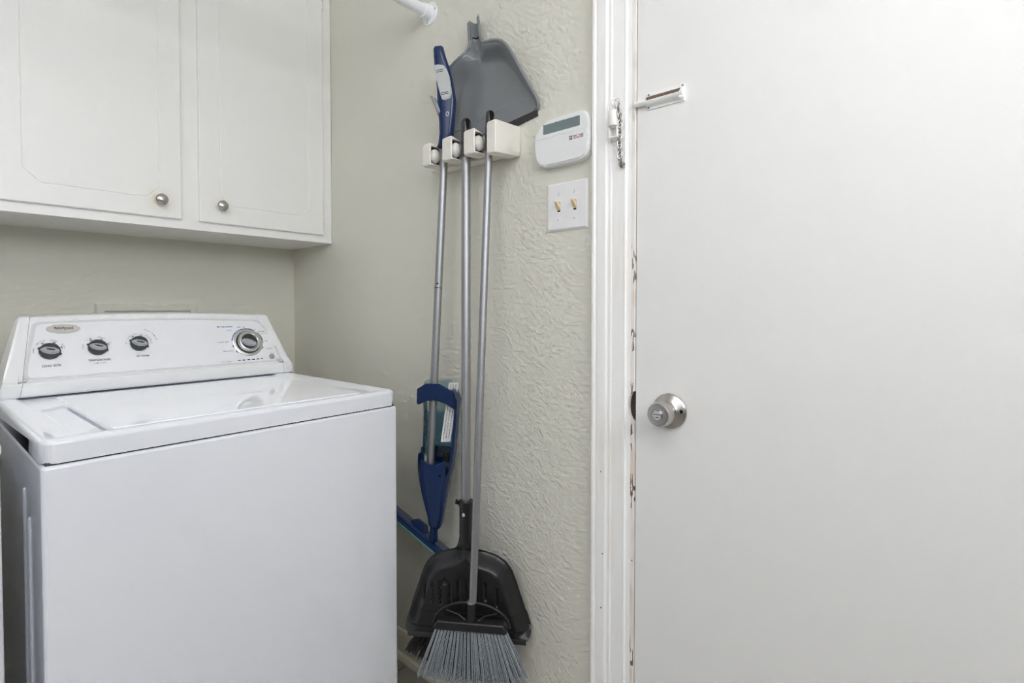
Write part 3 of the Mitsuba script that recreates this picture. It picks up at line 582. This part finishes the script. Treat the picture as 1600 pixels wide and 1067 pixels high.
# second broom behind the black dustpan
sbm = thing('broom', 'black-bristled broom on the middle pole behind the black dustpan', 'broom')
pole_parts(sbm, wall(1.0805, 1.545, .062), wpt(BMX, (.003, .30, -.010)), .0118, .0128)
BB = BPL @ M4(np.eye(3), [0, 0, -.046])
part(sbm, 'head', m3.Manifold.batch_hull([m3.Manifold.sphere(.006, 14).translate([x, y, z]) for x, y in ((-.085, .325), (.095, .325), (-.03, .365), (.04, .365)) for z in (-.010, .010)]) + cyl((.003, .34, .034), (.003, .40, .034), .013), 'mat_black_plastic', 40, BB)
tufts(sbm, 18, ((-.085, .325), (.095, .325)), ((-.170, .208), (-.12, .186), (-.02, .150), (.06, .140), (.12, .142)), ((.007, .012, 0), (-.007, -.010, 1)), .0009, 'mat_bristle_black', BB, 30, .008, .0085)

# ------------------------------------------------------------------ spray mop
sm = thing('spray_mop', 'blue spray mop with grey grip and clear bottle in the left slot of the holder', 'mop')
MP = turned(.990, .090, 30)
pt, pb = wall(.9935, 1.530, .062), wpt(MP, (-.015, .700, .004))
part(sm, 'pole', cyl(pb, pt, .0105, n=40), 'mat_pole', 40)
pd = (pt - pb) / np.linalg.norm(pt - pb); px = np.cross(pd, [-.7, .7, 0]); px /= np.linalg.norm(px)
jt = pb + pd * (1.178 - pb[2])
part(sm, 'pole_joint', lathe([(.0090, 0), (.0108, 0), (.0108, .0014), (.0090, .0014)], 40), 'mat_blue_dark', 40, M4((px, np.cross(pd, px), pd), jt))
part(sm, 'pole_button', m3.Manifold.sphere(1, 16).scale([.0030, .0030, .0024]).translate(list(jt + pd * .013 + np.array([-.0085, -.0055, 0]))), 'mat_blue_dark', 40)
# housing: lower shell lofted from traced widths, open at the top behind the pole
def hsec(v, x0, x1, d0, d1, n=36):
    cx, hx, cz, hz = (x0 + x1) / 2, (x1 - x0) / 2, (d0 + d1) / 2, (d1 - d0) / 2; a = np.arange(n) * 2 * math.pi / n
    c, s_ = np.cos(a), np.sin(a); p = .62
    return np.column_stack([cx + hx * np.sign(c) * np.abs(c) ** p, np.full(n, v), cz + hz * np.sign(s_) * np.abs(s_) ** p])
sec = [(.520, -.012, .010, -.012, .008), (.527, -.021, .014, -.020, .013), (.550, -.024, .019, -.024, .016), (.612, -.041, .0285, -.034, .020), (.640, -.047, .0345, -.038, .022), (.675, -.0525, .0420, -.042, .023), (.705, -.0535, .0475, -.045, .023)]
low = m3.Manifold(m3.Mesh(np.asarray(loft([hsec(*q) for q in sec])[0], np.float32), np.asarray(loft([hsec(*q) for q in sec])[1], np.uint32)))
up = [(.690, -.0535, .0455, -.045, .023), (.716, -.0530, .0490, -.046, .023), (.735, -.052, .0525, -.046, .020)]
lv, lf = loft([hsec(*q) for q in up]); upm = m3.Manifold(m3.Mesh(np.asarray(lv, np.float32), np.asarray(lf, np.uint32)))
if low.volume() < 0 or upm.volume() < 0:
    lv, lf = loft([hsec(*q) for q in sec]); low = m3.Manifold(m3.Mesh(np.asarray(lv, np.float32), np.asarray(lf[:, ::-1], np.uint32)))
    lv, lf = loft([hsec(*q) for q in up]); upm = m3.Manifold(m3.Mesh(np.asarray(lv, np.float32), np.asarray(lf[:, ::-1], np.uint32)))
shell = low + upm
# open the front of the shell above a slanting edge, and hollow it
inner = m3.Manifold.batch_hull([mbox(-.048, .042, .69, .80, -.040, .019), mbox(-.036, .030, .660, .80, -.030, .015)])
cutp = prism([(-.08, .722), (-.046, .7225), (-.018, .702), (.006, .7005), (.034, .7135), (.0455, .742), (.06, .80), (-.08, .80)], -.02, .06)
shell = shell - inner - cutp
part(sm, 'housing', shell, 'mat_blue', 35, MP)
part(sm, 'housing_screw_hole', cyl((.017, .672, .018), (.017, .672, .0236), .0034, n=20), 'mat_hole_shade', 30, MP)
# right rail and top hood
rail_pts = [(.0425, .690, -.004), (.0475, .715, -.004), (.0515, .742, -.004), (.0565, .80, -.006), (.0600, .85, -.008), (.0605, .875, -.008)]
rail = m3.Manifold.batch_boolean([m3.Manifold.batch_hull([rbox(a[0] - .0045, a[0] + .0035, a[1] - .003, a[1] + .003, -.014, .016, .002, 10), rbox(b[0] - .0045, b[0] + .0035, b[1] - .003, b[1] + .003, -.014, .016, .002, 10)]) for a, b in zip(rail_pts, rail_pts[1:])], m3.OpType.Add)
lrail = m3.Manifold.batch_boolean([m3.Manifold.batch_hull([rbox(a[0] - .003, a[0] + .003, a[1] - .003, a[1] + .003, -.046, -.030, .002, 10), rbox(b[0] - .003, b[0] + .003, b[1] - .003, b[1] + .003, -.046, -.030, .002, 10)]) for a, b in (((-.050, .715), (-.044, .80)), ((-.044, .80), (-.047, .875)))], m3.OpType.Add)
hood_poly = [(-.050, .8655), (-.0455, .8600), (-.0210, .8710), (.0030, .8735), (.030, .8660), (.0530, .8530), (.0600, .846), (.0640, .874), (.0545, .9005), (.036, .910), (.0165, .9205), (-.0240, .9205), (-.0490, .9030)]
hood = dome(hood_poly[::-1] if Polygon(hood_poly).exterior.is_ccw is False else hood_poly, -.026, .024, .010)
hood = hood - prism([(x * .86 + .0005, (y - .89) * 1.6 + .89) for x, y in hood_poly][::1] if Polygon(hood_poly).exterior.is_ccw else [(x * .86 + .0005, (y - .89) * 1.6 + .89) for x, y in hood_poly][::-1], -.06, .0175)
part(sm, 'hood', hood + rail + lrail, 'mat_blue', 35, MP)
# bottle behind the pole, with its label
bo = dome(rrect(-.0440, .0430, .712, .926, .012), -.041, -.0105, .008)
part(sm, 'bottle', bo, 'mat_bottle', 40, MP @ M4(([1, 0, 0], [.035, 1, 0], [0, 0, 1]), [-.028, 0, 0]), label='clear teal plastic bottle')
part(sm + '__bottle', 'liquid', dome(rrect(-.0415, .0405, .715, .836, .010), -.0385, -.0130, .006), 'mat_liquid', 40, MP @ M4(([1, 0, 0], [.035, 1, 0], [0, 0, 1]), [-.028, 0, 0]), label='teal cleaning liquid')
part(sm + '__bottle', 'bottle_cap', cyl((.024, .700, -.026), (.027, .728, -.026), .0165, n=30), 'mat_black_plastic', 40, MP)
LBM = MP @ M4(([.995, .045, 0], [.145, .99, 0], [0, 0, 1]), [.0095, .755, -.0098])
lb = part(sm + '__bottle', 'bottle_label', prism(rrect(0, .028, 0, .166, .002), 0, .0006), 'mat_label', False, LBM, label='white printed label')
pr = []
for i in range(3):
    x = .0065 + .0075 * i; y = .008 + .002 * i
    while y < .158:
        L = RNG.uniform(.002, .010)
        if i < 2 and y < .075 and RNG.uniform() < .5: pr.append(cyl((x, y + .002, .0006), (x, y + .002, .0009), .0016, n=10)); y += .006
        else: pr.append(mbox(x - .0009, x + .0009, y, min(y + L, .160), .0006, .0009)); y += L + RNG.uniform(.001, .004)
part(sm + '__bottle', 'label_print', m3.Manifold.batch_boolean(pr, m3.OpType.Add), 'mat_ink_grey', False, LBM)
# neck and mop head
part(sm, 'neck', chain([(-.006, .532, -.003), (-.010, .505, -.006), (-.012, .486, -.008)], [.012, .011, .013], 20), 'mat_blue', 40, MP)
hd0, hd1 = wall(.735, .533, .085), wall(1.045, .412, .043)
hx = (hd1 - hd0) / np.linalg.norm(hd1 - hd0); hz = np.array([.55, .76, -.36]); hz = -(hz - hx * (hz @ hx)); hz /= np.linalg.norm(hz); hy = np.cross(hz, hx)
if hy[2] < 0: hy, hz = -hy, -hz
ro = math.radians(11 if hz[0] < 0 else -11); hy, hz = hy * math.cos(ro) + hz * math.sin(ro), hz * math.cos(ro) - hy * math.sin(ro)
HM = M4((hx, hy, hz), (hd0 + hd1) / 2); HL = np.linalg.norm(hd1 - hd0) / 2
part(sm, 'mop_head', rbox(-HL, HL, -.008, .007, -.045, .045, .006) + rbox(-HL, HL, -.010, -.004, -.047, .047, .0025), 'mat_blue', 35, HM)
part(sm, 'mop_pad', rbox(-HL - .003, HL + .003, -.0150, -.0098, -.049, .049, .0024), 'mat_pad', 35, HM, label='green cleaning pad')
part(sm, 'swivel', m3.Manifold.batch_hull([rbox(-.030, .030, .004, .010, -.012, .012, .002, 10), rbox(-.018, .018, .018, .024, -.010, .010, .003, 10)]), 'mat_blue', 35, HM @ M4(np.eye(3), [-.012, 0, 0]))
# handle
KICK = np.eye(4); KICK[:3, 1] += np.array([.70, -.33, .64]) * .20; KICK[:3, 3] = -np.array([.70, -.33, .64]) * .20 * 1.565
MH = turned(.985, .064, 30) @ KICK
def hand_sec(v, x0, x1, d): return hsec(v, x0, x1, -d, d, 32)
hs = [(1.565, -.010, .020, .014), (1.574, -.0075, .0290, .0155), (1.600, -.0070, .0300, .0155), (1.630, -.0105, .0300, .0155), (1.655, -.0150, .0300, .0150), (1.690, -.0210, .0290, .0145), (1.715, -.0250, .0230, .0140), (1.750, -.0305, .0125, .0140), (1.783, -.0380, .0010, .0140), (1.810, -.0425, -.0105, .0135), (1.830, -.0455, -.0180, .0120), (1.8365, -.0440, -.0205, .0090), (1.8395, -.0400, -.0250, .0040)]
part(sm, 'handle', loft([hand_sec(*q) for q in hs]), 'mat_blue', 40, MH)
gp = Polygon([(-.0378, 1.784), (-.026, 1.7855), (-.011, 1.7830), (.000, 1.7715), (.0095, 1.7510), (.0205, 1.7080), (.0180, 1.6920), (.004, 1.6870), (-.0060, 1.6905), (-.0190, 1.7240), (-.0325, 1.7635)]).buffer(-.003).buffer(.003)
gpts = np.array(gp.exterior.coords)[:-1]; gpts = gpts if gp.exterior.is_ccw else gpts[::-1]
part(sm + '__handle', 'grip_pad', dome(gpts, .004, .0172, .0045), 'mat_grip', 40, MH, label='pale grey rubber grip')
for y0, x0 in ((1.7690, -.0275), (1.7645, -.0265), (1.7080, -.0085), (1.7035, -.0070)):
    part(sm + '__handle', 'grip_groove', hullpts([(x0, y0 - .001, .0170), (x0 + .019, y0 + .0008, .0170)], .0009, 8), 'mat_blue_dark', 40, MH)
part(sm + '__handle', 'trigger', m3.Manifold.batch_boolean([m3.Manifold.batch_hull([m3.Manifold.sphere(r0, 16).scale([1, 1, 1.6]).translate([x0, y0, 0]), m3.Manifold.sphere(r1, 16).scale([1, 1, 1.6]).translate([x1, y1, 0])])
     for x0, y0, r0, x1, y1, r1 in ((-.0420, 1.7070, .0028, -.0330, 1.6960, .0058), (-.0330, 1.6960, .0058, -.0200, 1.6760, .0085), (-.0200, 1.6760, .0085, -.0110, 1.6600, .0095))], m3.OpType.Add), 'mat_trigger', 40, MH, label='grey spray trigger')
part(sm + '__handle', 'ring', trimesh.creation.torus(.0034, .0011, 24, 10).apply_transform(np.diag([1, 1.7, 1, 1])), 'mat_grip', 40, MH @ M4(np.eye(3), [.0140, 1.650, .0152]))

# ------------------------------------------------------------------ alarm keypad
kp = thing('alarm_keypad', 'white wall alarm keypad with grey screen beside the door casing', 'keypad')
kpoly = Polygon([(1.2775, 1.530), (1.2810, 1.545), (1.2960, 1.5600), (1.315, 1.5720), (1.340, 1.5735), (1.406, 1.5745), (1.4200, 1.5720), (1.4300, 1.5620), (1.4350, 1.5440), (1.4360, 1.510), (1.4340, 1.482), (1.4260, 1.4680), (1.4120, 1.4625), (1.36, 1.4605), (1.306, 1.4620), (1.2920, 1.4680), (1.2830, 1.4850), (1.2785, 1.505)]).buffer(-.01).buffer(.01)
kpp = np.array(kpoly.exterior.coords)[:-1]; kpp = kpp if kpoly.exterior.is_ccw else kpp[::-1]
part(kp, 'body', dome(kpp, .0, .0225, .006) - mbox(1.25, 1.45, 1.5285, 1.5300, .0215, .1), 'mat_keypad', 30, WR)
fpoly = kpoly.buffer(-.0035).intersection(sbox(1.2, 1.40, 1.5, 1.5282)) if False else kpoly.buffer(-.004).intersection(sbox(1.2, 1.44, 1.5, 1.5)).union(kpoly.buffer(-.004).intersection(sbox(1.2, 1.40, 1.5, 1.528)))
fpoly = kpoly.buffer(-.0040).intersection(sbox(1.2, 1.4, 1.5, 1.528)).buffer(-.002).buffer(.002)
def sh(p): q = np.array(p.exterior.coords)[:-1]; return q if p.exterior.is_ccw else q[::-1]
fpoly = kpoly.buffer(-.0040).intersection(sbox(1.2, 1.40, 1.5, 1.60).union(sbox(1.2, 1.40, 1.5, 1.528))) if False else kpoly.buffer(-.0040).intersection(Polygon([(1.2, 1.4), (1.5, 1.4), (1.5, 1.528), (1.2, 1.528)])).buffer(-.002).buffer(.002)
part(kp, 'flap', dome(sh(fpoly), .0180, .0246, .0022), 'mat_keypad', 30, WR)
part(kp, 'screen', rbox(1.3065, 1.4115, 1.5385, 1.5615, .019, .0232, .0006), 'mat_screen', 30, WR, label='grey green display')
lg = part(kp, 'logo', rbox(1.3835, 1.3920, 1.5105, 1.5190, .0243, .0250, .0002), 'mat_ink', False, WR, label='small black and red sticker print')
st5 = [(1.38775 + (.0034 if i % 2 == 0 else .0014) * math.sin(i * math.pi / 5), 1.51475 + (.0034 if i % 2 == 0 else .0014) * math.cos(i * math.pi / 5)) for i in range(10)]
part(lg, 'star', prism(st5[::-1], .0249, .0254), 'mat_label', False, WR)
part(lg, 'lettering', text_at('East  Texas', 1.4085, 1.5152, .0042, .0245, width=.028, bold=True), 'mat_ink', False, WR)
part(lg, 'lettering', text_at('ALARM', 1.4030, 1.5102, .0038, .0245, width=.017, bold=True), 'mat_red_ink', False, WR)
part(lg, 'lettering', text_at('INC', 1.4175, 1.5102, .0038, .0245, width=.009, bold=True), 'mat_ink', False, WR)
part(kp, 'embossing', text_at('DSC', 1.3010, 1.5130, .0050, .0244, width=.014), 'mat_keypad', False, WR) if False else None

# ------------------------------------------------------------------ light switches
ls = thing('light_switch', 'white double light switch plate with two ivory toggles below the keypad', 'light switch')
pu0, pu1, pv0, pv1 = 1.3051, 1.4210, 1.3080, 1.4223
plate = m3.Manifold.batch_hull([mbox(pu0, pu1, pv0, pv1, 0, .0025), mbox(pu0 + .0045, pu1 - .0045, pv0 + .0045, pv1 - .0045, 0, .0062)])
cu = (pu0 + pu1) / 2; cv = (pv0 + pv1) / 2
for du in (-.023, .023): plate = plate - mbox(cu + du - .0052, cu + du + .0052, cv - .0120, cv + .0120, -.01, .02)
part(ls, 'plate', plate, 'mat_plate', 20, WR)
for du in (-.023, .023):
    t = part(ls, 'toggle', m3.Manifold.batch_hull([rbox(-.0043, .0043, -.0060, .0050, .0, .004, .001, 10), rbox(-.0036, .0036, .0075, .0125, .0140, .0165, .0015, 10)]), 'mat_ivory', 30, WR @ M4(np.eye(3), [cu + du, cv, .002]), label='ivory toggle')
    part(t, 'toggle_bed', mbox(-.0050, .0050, -.0078, .0118, -.001, .0022), 'mat_ivory', False, WR @ M4(np.eye(3), [cu + du, cv, .002]))
    part(t, 'toggle_gap_shade', mbox(-.0048, .0048, -.0116, -.0080, -.001, .0008), 'mat_hole_shade', False, WR @ M4(np.eye(3), [cu + du, cv, .002]))  # near-black block stands for shade in the gap below the toggle
    for dv in (-.0302, .0302):
        rm = np.array(trimesh.transformations.rotation_matrix(RNG.uniform(.6, 1.1), [0, 0, 1]))
        scr = lathe([(0, 0), (.0034, 0), (.0032, .0008), (.0015, .0015), (0, .0016)], 20) - mbox(-.01, .01, -.0005, .0005, .0007, .01)
        part(ls, 'screw', scr, 'mat_plate', 30, WR @ M4(np.eye(3), [cu + du, cv + dv, .0061]) @ rm)
        part(ls, 'screw_slot_shade', mbox(-.0030, .0030, -.0005, .0005, .0005, .0009), 'mat_ink_grey', False, WR @ M4(np.eye(3), [cu + du, cv + dv, .0061]) @ rm)  # dark bar paints the shade in the screw slot

# ------------------------------------------------------------------ door chain on the casing
dc = thing('door_chain', 'painted door chain with keeper hanging on the door casing', 'door chain')
part(dc, 'mount_plate', rbox(1.4865, 1.5120, 1.4880, 1.5480, .010, .0135, .001), 'mat_white_paint', 25, WR)
part(dc, 'keeper', cyl((1.5010, 1.5140, .0270), (1.5010, 1.5470, .0270), .0115, n=28) + rbox(1.4900, 1.5120, 1.5140, 1.5470, .012, .0270, .002), 'mat_white_paint', 30, WR)
part(dc, 'bracket', rbox(1.4895, 1.5125, 1.4900, 1.5125, .012, .0290, .0015) - mbox(1.4935, 1.6, 1.4930, 1.5105, .016, .0255) - mbox(1.4, 1.509, 1.4930, 1.5105, .0195, .1) if False else
     (rbox(1.4895, 1.5125, 1.4895, 1.5135, .012, .0300, .0015) - mbox(1.4930, 1.5090, 1.4925, 1.52, .0150, .0400)), 'mat_white_paint', 25, WR, label='white bracket below the keeper')
part(dc, 'bracket_hole', cyl((1.5020, 1.5000, .0149), (1.5020, 1.5000, .0156), .0022, n=16), 'mat_hole_shade', 30, WR)
tor = trimesh.creation.torus(.0085, .0016, 28, 10)
part(dc, 'ring', tor.copy().apply_transform(np.array(M4(([.5, 0, -.866], [0, 1, 0], [.866, 0, .5]), [1.5045, 1.5640, .0270]))), 'mat_white_paint', 40, WR)
part(dc, 'ring_eye', hullpts([(1.5010, 1.5460, .0270), (1.5020, 1.5565, .0270)], .0042, 14), 'mat_white_paint', 40, WR)
link = trimesh.creation.torus(.0046, .0015, 20, 8); link.apply_transform(np.diag([1, 1.75, 1, 1]))
nl = 12
for i in range(nl):
    t = i / (nl - 1); v = 1.5600 - .1180 * t; u = 1.5120 + .0035 * math.sin(t * 5.5) + .003 * t; w = .030 - .012 * t
    a = math.radians(45 + 90 * (i % 2) + RNG.uniform(-12, 12)); b = math.radians(RNG.uniform(-16, 16))
    m = M4(([math.cos(a), 0, -math.sin(a)], [0, 1, 0], [math.sin(a), 0, math.cos(a)]), [u, v, w]) @ np.array(trimesh.transformations.rotation_matrix(b, [0, 0, 1]))
    part(dc, 'chain_link', link.copy().apply_transform(m), 'mat_chain', 40, WR)
part(dc, 'end_stud', cyl((1.5135, 1.4325, .0155), (1.5225, 1.4325, .0155), .0030, n=20) + cyl((1.5120, 1.4325, .0155), (1.5140, 1.4325, .0155), .0066, n=24) + cyl((1.5180, 1.4325, .0155), (1.5195, 1.4325, .0155), .0058, n=24), 'mat_nickel_dull', 30, WR, label='metal stud at the chain end')
